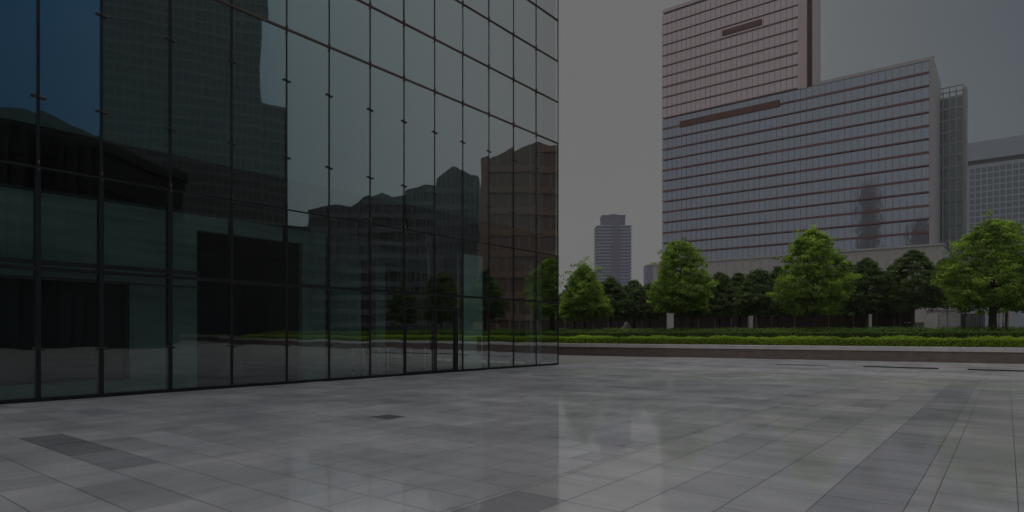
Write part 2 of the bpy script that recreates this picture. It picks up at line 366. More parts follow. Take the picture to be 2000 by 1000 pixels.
for (y0, y1, d, z1) in ((19.95, 21.2, 0.0, 4.98),):
    if z1: part('column', M_INPALE, ((IX-0.4+d, y0, 0.02), (IX+d, y1, z1)), bevel=0.02)
part('column', M_INWALL, ((IX-1.5, 16.1, 0.02), (IX-1.1, 16.55, 4.4)))
part('corner_wall', M_INWALL, ((IX-0.5, 25.0, 0.02), (IX-0.2, CY-0.25, 4.98)))
# side elevation round the corner, glazed like the front
part('side_glazing', M_BLACK, ((-47.5, CY-0.04, 0.1), (FX-0.12, CY-0.01, 21.4)))
m = MB()
for k in range(15): bx(m, (FX-0.06-2*k, CY-0.02, 0), (FX-2*k, CY+0.03, 21.4))
m.build('mullion', M_STEEL, gb)
dr = part('entrance_door', M_STEEL, ((FX-0.2, 15.99, 2.5), (FX+0.035, 19.25, 2.6)), ((FX-0.2, 18.72, 0.02), (FX+0.036, 18.9, 2.5)))
for y0, y1 in ((16.05, 17.5), (17.66, 18.7)):
    part('door_leaf', M_STEEL, ((FX-0.06, y0, 0.05), (FX+0.012, y0+0.05, 2.48)), ((FX-0.06, y1-0.05, 0.05), (FX+0.012, y1, 2.48)), ((FX-0.06, y0+0.05, 0.05), (FX+0.012, y1-0.05, 0.13)), parent=dr)
part('handle', M_CLAMP, ((FX+0.05, 17.42, 0.95), (FX+0.075, 17.45, 1.45)), ((FX+0.012, 17.42, 1.0), (FX+0.05, 17.45, 1.03)), ((FX+0.012, 17.42, 1.4), (FX+0.05, 17.45, 1.43)), parent=dr)
M_INOX = mat('brushed_steel', (0.55, 0.56, 0.56), 0.25, 1.0, 0.1, 10)
t = thing('entry_barrier', 'thin steel entry barrier with upright posts behind the glass door', 'barrier', (FX-1.6, 16.5, 0), 0)
for k in range(7):
    a = MB(); a.tube([(-0.2*(k % 2), -1.6+0.62*k, 0.0), (-0.2*(k % 2), -1.6+0.62*k, 1.0)], 0.022, 8); a.build('post', M_INOX, t, True)
a = MB(); a.tube([(0, -1.8, 1.0), (0, 2.4, 1.0)], 0.025, 8); a.build('rail', M_INOX, t, True)
t = thing('wall_panel', 'small dark upright panel on the pale column inside the glass wall', 'panel', (IX+0.02, 20.9, 0.7), 0)
a = MB(); a.box((-0.015, -0.1, 0), (0.03, 0.14, 0.75)); a.build('casing', M_STEEL, t)
a = MB(); a.box((0.032, -0.08, 0.3), (0.036, 0.12, 0.7)); a.build('face', M_BLACK, t)

# ------------------------------------------------------------------ planter: wall, soil, hedges
WA = math.atan(0.13); WL = lambda s, off, z: (s*math.cos(WA) - off*math.sin(WA), 41.55 + s*math.sin(WA) + off*math.cos(WA), z)
pw = thing('planter_wall', 'low brown stone planter wall with a pale coping along the plaza edge', 'wall', (0, 41.55, 0), WA)
M_WST = mat('brown_granite', (0.17, 0.125, 0.11), 0.6, 0, 0.22, 2.0, (1, 1, 3), 0.1)
M_COP = mat('pale_coping', (0.57, 0.53, 0.53), 0.5, 0, 0.1, 2.0)
wr = random.Random(4); s = -62.0; m = MB()
while s < 62:
    L = wr.choice([1.2, 1.5, 1.5, 1.8]); m.box((s+0.004, 0.0+wr.random()*0.006, 0.0), (s+L-0.004, 0.4, 0.58)); s += L
m.build('wall_stone', M_WST, pw)
m = MB(); m.box((-62, 0.03, 0.0), (62, 0.38, 0.575)); m.build('wall_core', M_GROUT, pw)
s = -62.0; m = MB()
while s < 62: m.box((s+0.003, -0.06, 0.585), (s+2.4-0.003, 0.5, 0.83)); s += 2.4
m.build('coping', M_COP, pw, False, 0.012)
M_SOIL = mat('soil', (0.055, 0.045, 0.032), 0.95, 0, 0.3, 4, (1,1,1), 0.4)
m = MB(); m.add([(-150,0.5,0.74),(150,0.5,0.74),(150,4,0.95),(-150,4,0.95),(150,60,1.2),(-150,60,1.2),(-150,0.5,-0.02),(150,0.5,-0.02),(150,60,-0.02),(-150,60,-0.02)],
               [(0,1,2,3),(3,2,4,5),(6,7,1,0),(8,9,5,4),(7,8,4,2,1),(9,6,0,3,5)])
so = m.build('planting_bed', M_SOIL); so.location = (0, 41.55, 0); so.rotation_euler = (0, 0, WA); tag(so, kind='structure')
def leaves_mesh(name, P, N, S, tone, mats, mi=None, asp=0.5):
    """many small pointed leaf blades: centres P, normals N, lengths S"""
    n = len(P); N = N / np.linalg.norm(N, axis=1, keepdims=True); A = np.cross(N, rng.normal(size=(n, 3))); A /= np.linalg.norm(A, axis=1, keepdims=True); B = np.cross(N, A)
    S = S[:, None]; V = np.stack([P - A*S, P + B*S*asp + N*S*0.12, P + A*S, P - B*S*asp + N*S*0.12], 1).reshape(-1, 3)
    me = bpy.data.meshes.new(name); me.vertices.add(4*n); me.vertices.foreach_set('co', V.astype(np.float32).ravel())
    me.loops.add(4*n); me.loops.foreach_set('vertex_index', np.arange(4*n, dtype=np.int32))
    me.polygons.add(n); me.polygons.foreach_set('loop_start', np.arange(0, 4*n, 4, dtype=np.int32)); me.polygons.foreach_set('loop_total', np.full(n, 4, np.int32))
    for q in mats: me.materials.append(q)
    if mi is not None: me.polygons.foreach_set('material_index', mi.astype(np.int32))
    at_ = me.attributes.new('tone', 'FLOAT', 'FACE'); at_.data.foreach_set('value', np.clip(tone, 0, 1).astype(np.float32))
    me.update(calc_edges=True); me.validate(); return me
def hedge(label, s0, s1, o0, o1, z0, z1, dens, m_leaf, m_body, size=0.075, rough=0.05):
    t = thing('clipped_hedge', label, 'hedge', (0, 41.55, 0), WA, 'hedges in the planter')
    L = s1-s0; n = int(L*dens); 
    def wav(s, o): return 0.05*np.sin(s*1.3+o) + 0.04*np.sin(s*3.1+2*o) + 0.03*np.sin(s*7.7)
    k = rng.random(n); s = s0 + L*rng.random(n); front = k < 0.45
    o = np.where(front, o0 + rng.normal(0, rough, n), o0 + (o1-o0)*rng.random(n)); h = np.where(front, z0 + (z1-z0)*rng.random(n), z1 + rng.normal(0, rough, n))
    edge = np.exp(-((o-o0)/0.2)**2)*0.06; h = h + np.where(front, 0, wav(s, o) - edge)
    P = np.stack([s, o, h], 1); N = np.stack([rng.normal(0, .6, n), np.where(front, -0.8, 0) + rng.normal(0, .6, n), np.where(front, 0.5, 1.0) + rng.normal(0, .4, n)], 1)
    tone = 0.5 + 0.25*np.sin(s*0.7)*np.sin(s*0.23+1) + rng.normal(0, .25, n)
    link('leaves', leaves_mesh('leaves', P, N, size*(0.7+0.6*rng.random(n)), tone, [m_leaf], None, 0.6), t)
    b = MB(); b.box((s0, o0+0.06, z0-0.6), (s1, o1-0.05, z1-0.08)); b.build('branches', m_body, t)
    return t
L_HEDGE = leaf('hedge_leaf', (0.13, 0.20, 0.014), (0.36, 0.48, 0.03), 0.5)
L_HEDGE2 = leaf('hedge_leaf_dark', (0.05, 0.10, 0.016), (0.13, 0.21, 0.026), 0.45)
M_TWIG = mat('hedge_twigs', (0.03, 0.035, 0.012), 0.9)
hedge('low bright yellow green hedge right behind the coping, nearest of the rows', -58, 58, 0.55, 2.3, 0.76, 1.28, 1000, L_HEDGE, M_TWIG, 0.048, 0.035)
hedge('darker green hedge behind the bright front hedge, middle of the rows', -58, 58, 3.6, 5.2, 0.9, 1.66, 520, L_HEDGE2, M_TWIG, 0.055)
hedge('dull green ground hedge at the foot of the trees, farthest of the rows', -58, 58, 6.2, 11, 1.0, 1.86, 420, L_HEDGE2, M_TWIG, 0.06)

# ------------------------------------------------------------------ trees
L_A = leaf('leaf_bright', (0.09, 0.14, 0.028), (0.40, 0.52, 0.095), 0.58)
L_B = leaf('leaf_deep', (0.045, 0.075, 0.024), (0.13, 0.19, 0.045), 0.45)
M_BARK = mat('bark', (0.06, 0.048, 0.038), 0.9, 0, 0.3, 6, (1, 1, 0.3), 0.5)
def crown(name, material, Rr, z0, z1, seed, nclump=170, per=48, size=0.12, wisp=0, top=0.55):
    r = np.random.default_rng(seed); C = []; lob = r.random(8)*6.28
    while len(C) < nclump:
        t = r.random(); a = r.random()*6.283
        prof = (1-t)**top * min(1, 0.55 + t/0.30*0.45)
        if r.random() > 0.15 + 0.85*prof: continue
        lump = 1 + 0.10*math.sin(2*a+lob[0]+4*t) + 0.09*math.sin(3*a+lob[1]-9*t) + 0.08*math.sin(5*a+lob[2]+17*t) + 0.06*math.sin(4*a+lob[3]-29*t)
        u = r.random()**0.30; rad = Rr*prof*lump*u
        C.append((rad*math.cos(a), rad*math.sin(a), z0 + (z1-z0)*t - 0.16*rad*(1-t) + 0.1*Rr*(1-t)*(1-u), 0.17+0.20*r.random(), 1.0))
    for k in range(wisp):
        a = r.random()*6.28; rr = Rr*(0.05+0.8*r.random()); C.append((rr*math.cos(a), rr*math.sin(a), z1 - (z1-z0)*(0.5*(rr/Rr)**1.3) + 0.9*r.random(), 0.26, 0.45))
    C = np.array(C); P = []; N = []; T = []
    for c in C:
        n = int(per*c[4]*(0.6+0.8*r.random())); q = r.normal(size=(n, 3)); q /= np.linalg.norm(q, axis=1, keepdims=True)
        q *= (r.random((n, 1))**0.45)*c[3]*1.35; q[:, 2] *= 0.5
        out = np.array([c[0], c[1], 0.4]); P.append(q + c[:3]); N.append(q*0.7 + out/np.linalg.norm(out)*0.35 + np.array([0, 0, 0.4]) + r.normal(size=(n, 3))*0.45)
        T.append(np.clip(0.42 + r.normal()*0.32, 0, 1) + r.normal(size=n)*0.16)
    P = np.concatenate(P); N = np.concatenate(N); T = np.concatenate(T)
    return leaves_mesh(name, P, N, size*(0.7+0.6*r.random(len(P))), T, [material], None, 0.5)
def trunk(name, H, Rr, z0, rad, seed):
    r = random.Random(seed); m = MB(); b = 0.06
    m.tube([(0, 0, -0.3), (0.02, 0, 0.05), (b*r.random(), b*r.random(), z0*0.6), (b*r.random(), -b*r.random(), z0+0.6), (0, 0, H*0.62), (0.05, 0, H*0.9)], [rad*1.35, rad*1.1, rad*0.85, rad*0.72, rad*0.4, 0.02], 9)
    for k in range(13):
        a = k*2.4 + r.random(); zz = z0 - 0.2 + (H*0.75-z0)*k/13; L = Rr*(0.78 - 0.5*k/13)
        m.tube([(0, 0, zz), (L*.45*math.cos(a), L*.45*math.sin(a), zz+0.28*L), (L*math.cos(a+.15), L*math.sin(a+.15), zz+0.62*L)], [rad*0.34, rad*0.2, 0.012], 6)
    me_o = m.build(name, M_BARK, None, True); return me_o
def make_tree(kind, label, px, Z, R_, top_y, bot_y, mesh=None, seed=1, bright=True, group=None, base=1.05, wisp=0, pos=None, rz=0, topk=0.55, trad=0.17):
    x, y = pos if pos else at(px, Z); H = hz(top_y, Z) - base if not pos else top_y; zb = hz(bot_y, Z) - base if not pos else bot_y
    t = thing('tree', label, 'tree', (x, y, base), rz, group)
    link('crown', crown('crown', L_A if bright else L_B, R_, zb, H, seed, 760 if bright else 460, 44, 0.085 if bright else 0.10, wisp, topk), t)
    k = trunk('trunk', H, R_, zb, trad, seed); k.parent = t
    return t
GF, GB_ = 'bright trees in the front row', 'dark trees in the back row'
make_tree('a', 'bright tree with a loose wispy top beside the glass building corner', 1140, 54, 2.7, 520, 622, seed=11, wisp=46, group=GF, topk=0.62)
make_tree('a', 'bright rounded tree in front of the left edge of the large tower', 1330, 50, 2.85, 472, 603, seed=12, wisp=8, group=GF, topk=0.42)
make_tree('a', 'bright tapering tree with a pointed top before the middle of the low wing', 1588, 45, 2.95, 450, 606, seed=13, wisp=10, group=GF, topk=0.55)
make_tree('a', 'largest bright tree, cut by the right edge of the picture', 1938, 40, 3.4, 432, 602, seed=14, wisp=6, group=GF, trad=0.26, topk=0.45)
bk = [(1192, 62, 2.0, 543, 622, 'dark slim tree directly right of the wispy bright tree'), (1238, 64, 2.0, 549, 624, 'dark small tree below the distant hazy tower'),
      (1268, 66, 1.9, 556, 624, 'dark small tree behind the left side of the rounded bright tree'), (1405, 62, 2.1, 533, 618, 'dark tree directly right of the rounded bright tree'),
      (1443, 66, 2.0, 535, 620, 'dark narrow tree between two others left of the pale stub pillar'), (1482, 57, 2.4, 527, 612, 'mid green tree above the pale stub pillar left of the pointed tree'),
      (1520, 64, 2.0, 522, 618, 'dark tree half hidden behind the left side of the pointed bright tree'), (1655, 64, 2.2, 512, 616, 'dark tree half hidden behind the right side of the pointed bright tree'),
      (1692, 57, 2.3, 505, 606, 'dark full tree midway between the pointed and the largest bright tree'), (1783, 55, 3.0, 489, 604, 'broad dark tree just left of the largest bright tree'),
      (1745, 66, 2.0, 520, 612, 'dark tree behind and left of the broad dark tree'), (1850, 68, 2.4, 505, 600, 'dark tree behind the left side of the largest bright tree'),
      (1120, 66, 2.2, 560, 622, 'dark tree behind the wispy bright tree at the glass corner'), (1350, 66, 2.2, 545, 620, 'dark tree hidden behind the rounded bright tree'),
      (1965, 60, 3.0, 500, 600, 'dark tree behind the largest bright tree at the right edge')]
for i, (px, Z, r_, ty, by, lab) in enumerate(bk):
    make_tree('b', lab, px, Z, r_*1.15, ty, by-4, seed=40+i, bright=False, group=GB_, topk=0.62)
for i, (x, y, lab) in enumerate(((8.5, 51.5, 'first deep green tree beyond the right edge, mirrored in the facade right of the pale column'), (15.5, 52, 'second deep green tree beyond the right edge, mirrored in the facade above the entrance door'),
                                 (23.5, 53, 'third deep green tree beyond the right edge, mirrored in the facade left of the door'))):
    make_tree('c', lab, 0, 0, 3.0, 7.4, 1.9, seed=70+i, bright=False, group='trees seen mirrored in the facade', pos=(x, y))  # deep leaf colour dims their mirror image in the facade

# ------------------------------------------------------------------ behind the trees: dark understory stand-in, stubs, small kiosk
def yplane_box(px0, px1, y0): return on_y(px0, y0)[0], on_y(px1, y0)[0]
PY = 78.0
xa, xb = yplane_box(1030, 1778, PY)
pv = thing('shade_backdrop', 'added long dark pavilion with thin uprights behind the trees', 'backdrop', (xa, PY, 1.0))  # dark backdrop added in place of the shaded understory
w = xb - xa
M_PDARK = mat('shade_backdrop_dark', (0.028, 0.018, 0.015), 0.8, 0, 0.2, 1)
M_PPOST = mat('backdrop_upright', (0.11, 0.075, 0.06), 0.7)
m = MB(); m.box((0, 1.5, -0.5), (w, 1.7, 4.4)); m.build('back_wall', M_PDARK, pv)
m = MB(); m.box((-0.6, -0.8, 4.4), (w+0.6, 9, 4.8)); m.build('roof', M_PDARK, pv)
pr = random.Random(8); xx = 0.8
while xx < w:
    m = MB(); q = 0.05 + 0.08*pr.random(); m.box((xx, -0.1, -0.4), (xx+q, 0.1, 4.4)); m.build('post', M_PPOST, pv); xx += 0.9 + 1.8*pr.random()
M_PALE = mat('pale_stone', (0.55, 0.54, 0.53), 0.7, 0, 0.1, 3)
for (px, Z, wpx, ty, lab) in ((1309, 60, 11, 612, 'pale square stub pillar under the rounded bright tree'), (1466, 62, 7, 617, 'pale slim stub pillar under the mid green tree'), (1699, 62, 5, 614, 'pale thin stub pillar right of the pointed tree')):
    x, y = at(px, Z); h = hz(ty, Z) - 1.0; q = wpx/F*Z/2
    t = thing('stub_pillar', lab, 'pillar', (x, y, 1.0), YAW, 'pale pillars under the trees')
    m = MB(); m.box((-q, -q, -0.2), (q, q, h-0.12)); m.build('shaft', M_PALE, t, False, 0.02)
    m = MB(); m.box((-q*1.1, -q*1.1, h-0.118), (q*1.1, q*1.1, h)); m.build('cap', M_PALE, t, False, 0.01)
x, y = at(1224, 66); t = thing('boulder', 'pale grey rounded boulder under the trees below the distant tower', 'boulder', (x, y, 1.2))
bm = bmesh.new(); bmesh.ops.create_icosphere(bm, subdivisions=3, radius=1.0)
for v in bm.verts:
    n_ = v.co.copy(); v.co *= 1 + 0.12*math.sin(3*n_.x+1)*math.cos(4*n_.y) + 0.06*math.sin(9*n_.z+5*n_.x); v.co.x *= 0.75; v.co.y *= 0.7; v.co.z *= 1.35
me = bpy.data.meshes.new('stone'); bm.to_mesh(me); bm.free(); me.materials.append(mat('boulder_stone', (0.30, 0.29, 0.29), 0.85, 0, 0.2, 3, (1,1,1), 0.4)); link('stone', me, t)
# pale kiosk, glass shelter and slatted screen to the right
x, y = at(1841, 62); kk = thing('stone_kiosk', 'pale grey stone kiosk block under the largest bright tree', 'kiosk', (x, y, 1.0), YAW)
m = MB(); m.box((-0.98, -1.0, -0.3), (-0.32, 1.0, 2.75)); m.box((-0.317, -0.9, -0.3), (-0.15, 1.0, 2.72)); m.box((-0.147, -1.0, -0.3), (1.06, 1.0, 2.7)); m.build('wall', mat('kiosk_stone', (0.34, 0.33, 0.31), 0.7, 0, 0.15, 1.2, (1,1,4)), kk)
m = MB(); m.box((-1.05, -1.06, 2.76), (1.12, 1.06, 2.88)); m.build('roof', M_CONC, kk)
m = MB(); m.box((-1.22, -0.8, -0.3), (-0.983, 0.9, 2.4)); m.build('pier', M_PALE, kk)
x, y = at(1799, 64); gs = thing('glass_shelter', 'small glass shelter with pale frame left of the stone kiosk', 'shelter', (x, y, 1.0), YAW)
for k in range(4):
    m = MB(); m.box((-0.98+0.6*k, -0.03, -0.2), (-0.93+0.6*k, 0.03, 1.62)); m.build('frame_post', M_CONC, gs)
m = MB(); m.box((-1.0, -0.04, 1.62), (0.95, 1.2, 1.70)); m.build('roof', M_CONC, gs)
m = MB()
for k in range(3): m.box((-0.92+0.6*k, -0.01, -0.2), (-0.39+0.6*k, 0.01, 1.61))
m.build('glass_panel', window_glass('shelter_glass', (0.8, 0.9, 0.92), (0.10, 0.14, 0.15), 0.05, 0.3), gs)
x, y = at(1894, 64); ss = thing('slatted_screen', 'dark screen with upright grey slats right of the stone kiosk', 'screen', (x, y, 1.0), YAW)
m = MB(); m.box((-1.55, 0.1, -0.3), (1.6, 0.2, 2.55)); m.build('panel', mat('screen_panel', (0.03, 0.04, 0.045), 0.4), ss)
for k in range(11):
    m = MB(); m.box((-0.35+0.17*k, -0.02, -0.3), (-0.29+0.17*k, 0.06, 2.4+0.05*(k % 3))); m.build('slat', M_CONC, ss)
m = MB(); m.box((-1.6, -0.3, 0.7), (-0.6, 0.08, 0.8)); m.build('shelf', M_STEEL, ss)
for px, ln, dx in ((1950, 2.5, 0.02), (1957, 2.6, 0.12), (1961, 2.3, -0.05), (1967, 2.5, 0.1)):
    x, y = at(px, 56); t = thing('support_pole', 'slender weathered pole propping the dark tree behind the largest tree', 'pole', (x, y, 1.0), 0, 'tree support poles')
    m = MB(); m.tube([(0, 0, -0.2), (dx, 0.1, ln)], [0.06, 0.05], 7); m.build('shaft', mat('pole_wood', (0.16, 0.12, 0.10), 0.85) if px == 1950 else bpy.data.materials['pole_wood'], t, True)
    m = MB(); m.tube([(dx*0.8, 0.08, ln*0.8), (dx*0.8, 0.08, ln*0.8+0.08)], 0.066, 7); m.build('binding', M_STEEL, t)

# ------------------------------------------------------------------ large office tower with a lower wing
TY = 215.0
x0, Z0 = on_y(1294, TY); x1, Z1 = on_y(1825, TY); xt, _ = on_y(1559, TY); xs0, Zs = on_y(1576, TY); xs1, _ = on_y(1587, TY); xe, _ = on_y(1604, TY)
TOP_T, TOP_W = hz(20, Z0), hz(109, Z1)
M_BAND = mat('red_brown_band', (0.135, 0.055, 0.045), 0.55, 0, 0.15, 0.3)
M_BANDD = mat('dark_red_trim', (0.10, 0.035, 0.03), 0.7, 0, 0.12, 0.3)
M_PINK = mat('glow_pink_cladding', (0.42, 0.335, 0.33), 0.5, 0, 0.05, 0.2)  # pink tint paints a warm lens glow into the cladding colour
M_GW = window_glass('wing_glass', (0.62, 0.72, 0.86), (0.095, 0.10, 0.118), 0.05, 0.26, 0.015)
M_GT = window_glass('glow_pink_glass', (0.80, 0.72, 0.76), (0.275, 0.195, 0.192), 0.07, 0.30, 0.02)  # pinkish base colour carries the same painted warm glow
M_MUL = mat('tower_mullion', (0.17, 0.12, 0.12), 0.5)
tw = thing('office_tower', 'large office block with red brown floor bands, tall left part and lower right wing', 'office building', (x0, TY, 0))
W, WT, FH = x1-x0, xt-x0, 3.8
zb0 = 26.9; nw = 14
back = lambda px, x: x * ray(px)[1] / ray(px)[0] - TY          # how far back a side face at x runs to reach that column
DEP = back(1838, x1); DT = back(1603, xs1 + 0.5) ; print('depths', DEP, DT)
m = MB(); m.box((0.2, 0.6, 0), (W-0.2, DEP, TOP_W-0.6)); m.box((0.2, 0.6, TOP_W-0.6), (WT, DT, TOP_T-0.4)); m.build('core', mat('core_dark', (0.10, 0.10, 0.11), 0.6), tw)
def band(z, h, xa_, xb_, material, name='floor_band', out=0.22): m = MB(); m.box((xa_, -out, z-h), (xb_, 0.3, z)); return m.build(name, material, tw)
def glazing(z0_, z1_, xa_, xb_, material, bays):
    m = MB(); m.box((xa_, 0, z0_), (xb_, 0.45, z1_), 0); n = max(1, round((xb_-xa_)/bays)); d = (xb_-xa_)/n
    for k in range(n+1): m.box((xa_+k*d-0.05, -0.08, z0_), (xa_+k*d+0.05, 0.001, z1_), 1)
    m.build('window_band', [material, M_MUL], tw)
for k in range(nw):
    z = zb0 + FH*k; top = z + FH - 0.65 if k < nw-1 else TOP_W - 1.0
    glazing(z, top, 0.05, W-1.2, M_GW, 1.82)
    thick = 0.62 if k % 2 else 0.40
    band(z, thick, 0.0, W-1.2, M_BAND)
    if k % 2: band(z-0.02, thick-0.1, W*0.10, W*(0.45+0.1*(k % 3)), M_BANDD, 'dark_band', 0.30)  # darker red segment laid over alternate floor bands
m = MB(); m.box((WT+5, -0.25, TOP_W-1.0), (W, 0.5, TOP_W)); m.build('wing_parapet', M_CONC, tw)
m = MB(); m.box((W-1.2, -0.4, 0), (W, DEP, TOP_W-1.0)); m.build('end_wall', mat('end_wall_stone', (0.30, 0.28, 0.27), 0.6), tw)
zt = zb0 + FH*nw; kk_ = 0
while zt < TOP_T - 3:
    zt1 = min(zt + FH - 0.45, TOP_T - 1.2); high = zt > TOP_T - 14
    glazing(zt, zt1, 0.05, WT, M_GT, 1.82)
    band(zt, 0.26 if high else (0.55 if kk_ == 3 else 0.42), 0, WT, M_BAND); zt += FH; kk_ += 1
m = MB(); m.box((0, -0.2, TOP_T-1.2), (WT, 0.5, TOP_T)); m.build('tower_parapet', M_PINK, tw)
def bar_at(px0, py0, px1, py1, th):           # dark red bars standing proud of the front
    xa_, Za = on_y(px0, TY); xb_, Zb = on_y(px1, TY); z = (hz(py0, Za)+hz(py1, Zb))/2
    m = MB(); m.box((xa_-x0, -0.42, z-th), (xb_-x0, 0.2, z)); m.build('dark_bar', M_BANDD, tw)
bar_at(1328, 238, 1523, 195, 2.1); bar_at(1411, 60, 1488, 38, 1.7)
ZR = TOP_W - 1.0
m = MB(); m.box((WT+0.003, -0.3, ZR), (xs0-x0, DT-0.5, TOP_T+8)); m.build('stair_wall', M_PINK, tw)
m = MB(); m.box((xs0-x0+0.003, 1.2, ZR), (xs1-x0, DT-0.5, TOP_T+7.5)); m.build('vertical_slot', M_BANDD, tw)
m = MB(); rd = min(2.2, DT*0.4); poly = [(xs1-x0, -0.3)] + [(xs1-x0+0.5*math.sin(a), -0.3+rd*(1-math.cos(a))) for a in [R(10*k) for k in range(1, 10)]] + [(xs1-x0+0.5, DT), (xs1-x0, DT)]
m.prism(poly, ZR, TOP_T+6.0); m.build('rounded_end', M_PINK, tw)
m = MB(); m.box((-1.0, -6, 0), (W+2.5, DEP+4, zb0-1.2)); m.build('podium', M_CONC, tw)
for k in range(30):
    m = MB(); m.box((0.6+2.75*k, -6.12, 2), (0.8+2.75*k, -5.995, zb0-1.4)); m.build('podium_rib', M_CONC, tw)
m = MB(); m.box((-1.3, -6.3, zb0-1.195), (W+2.8, 0.3, zb0-0.65)); m.build('podium_cornice', M_CONC, tw)

# slim glass tower and white gridded block at the right edge
def pxbox(px0, px1, y0): a, Za = on_y(px0, y0); b, Zb = on_y(px1, y0); return a, b, Za, Zb
y1_ = 236.0; a, b, Za, Zb = pxbox(1829, 1881, y1_); hs = hz(192, (Za+Zb)/2)
st = thing('slim_tower', 'slim grey green glass tower with open roof frame behind the low wing', 'office building', (a, y1_, 0)); w = b-a
M_GS = window_glass('slim_glass', (0.7, 0.85, 0.88), (0.055, 0.072, 0.078), 0.06, 0.06, 0.03); M_FR = mat('grey_frame', (0.24, 0.255, 0.265), 0.5)
m = MB(); m.box((0, 0, 0), (w, 5, hs)); m.build('glass_body', M_GS, st)
for k in range(5): m = MB(); q = w*k/4; m.box((q-0.18, -0.3, 0), (q+0.18, 0.0-0.003, hs+2)); m.build('fin', M_FR, st)
k = 0
while 20 + 3.6*k < hs:
    m = MB(); up = 20+3.6*k > hs-30; m.box((0, -0.16, 20+3.6*k), (w, -0.004, 20+3.6*k+(0.55 if up else 0.22))); m.build('floor_band', M_FR if up else mat('slim_band', (0.075, 0.09, 0.095), 0.5), st); k += 1
m = MB(); m.box((w+0.2, -0.5, 0), (w+1.0, 5, hs+2.5)); m.build('edge_pier', M_FR, st)
m = MB(); m.box((0, -0.3, hs+1.6), (w+0.2, 0, hs+1.9)); m.box((0, -0.3, hs+3.2), (w+0.2, 0, hs+3.5)); m.box((0.0, 4.5, hs+1.6), (w, 4.8, hs+1.9))
for q in range(5): m.box((w*q/4-0.1, -0.25, hs+2), (w*q/4+0.1, -0.05, hs+3.2))
m.build('roof_frame', M_FR, st)
y2_ = 560.0; a, b, Za, Zb = pxbox(1888, 2080, y2_); hg = hz(281, Za)
gr = thing('gridded_block', 'pale office block with a square window grid at the right edge', 'office building', (a, y2_, 0)); w = b-a
M_GG = window_glass('grid_glass', (0.65, 0.8, 0.9), (0.02, 0.035, 0.045), 0.06, 0.05, 0.05); M_GP = mat('grid_pale', (0.20, 0.235, 0.275), 0.6)
m = MB(); m.box((0, 0, 0), (w, 20, hg-16)); m.build('wall', M_GP, gr)
m = MB(); m.box((-0.6, -1.2, hg-13), (w, 20, hg)); m.build('roof_band', M_GP, gr)
m = MB(); m.box((0.4, 0.8, hg-15.99), (w, 19, hg-13)); m.build('shadow_gap', M_INDARK, gr)
far = MB()
for i in range(15):
    for j in range(16):
        near = i < 9 and j < 11; m = MB() if near else far
        q = 1.8+3.5*i; z = hg-22-4.4*j; m.box((q, -0.05, z), (q+2.6, 0.1, z+3.3), 0); m.box((q+1.25, -0.1, z), (q+1.4, -0.052, z+3.3), 1)
        if near: m.build('window', [M_GG, M_GP], gr)
o = far.build('window_rows', [M_GG, M_GP], gr); o['kind'] = 'stuff'
x, y = at(2004, 700); t = thing('spire', 'thin dark spire tip at the right edge above the gridded block', 'spire', (x, y, 0))
m = MB(); m.tube([(0, 0, 0), (0, 0, 95), (0, 0, 150)], [14, 7, 0.5], 6); m.build('shaft', M_FR, t)
m = MB(); m.tube([(0, 0, 150), (0, 0, 165)], [0.4, 0.1], 6); m.build('tip', M_STEEL, t)

# distant tower and a sliver of a building between the trees
x, y = at(1196.5, 600); ft = thing('distant_tower', 'hazy distant tower with many floor edges and a narrower crown', 'tower', (x, y, 0), YAW - R(2))
M_FT = mat('hazy_tower', (0.17, 0.17, 0.235), 0.7, 0, 0.06, 0.02); M_FE = mat('hazy_edge', (0.26, 0.265, 0.34), 0.7); M_FD = mat('hazy_core', (0.125, 0.115, 0.165), 0.7)  # pale bluish tones put distance haze into the colour
hb, ht = hz(444, 600), hz(424, 600)
m = MB(); m.prism([(-15.5,-10),(-14.5,-11),(14.5,-11),(15.5,-10),(15.5,12),(-15.5,12)], 0, hb); m.build('body', M_FT, ft)
m = MB(); m.box((-2, -12.2, 0), (5.2, -11.01, hb)); m.build('recess', M_FD, ft)
for k in range(33):
    z = (hb-5.0)/32*k+4; m = MB(); m.prism([(-16.6,-10.4),(-15.2,-11.8),(-2.2,-11.8),(-2.2,-10),(5.4,-10),(5.4,-11.8),(15.2,-11.8),(16.6,-10.4),(16.6,12.5),(-16.6,12.5)], z, z+1.1); m.build('floor_edge', M_FE, ft)
m = MB(); m.prism([(-10.8,-8.6),(-10,-9),(10,-9),(10.8,-8.6),(10.8,9),(-10.8,9)], hb, ht-1); m.build('crown_block', M_FD, ft)
m = MB(); m.prism([(-11.2,-9.2),(11.2,-9.2),(11.2,9.2),(-11.2,9.2)], ht-1, ht+0.3); m.box((-3, -3, ht+0.3), (4, 3, ht+2.2)); m.build('roof', M_FD, ft)
x, y = at(1277, 420); t = thing('far_block', 'small plain grey block showing between the trees left of the large tower', 'building', (x, y, 0), YAW)
m = MB(); m.box((-4.3, 0, 0), (4.3, 12, hz(517, 420)-0.8)); m.build('wall', M_FT, t)
m = MB(); m.box((-4.4, -0.1, hz(517, 420)-0.795), (4.4, 12.1, hz(517, 420))); m.build('parapet', M_FD, t)

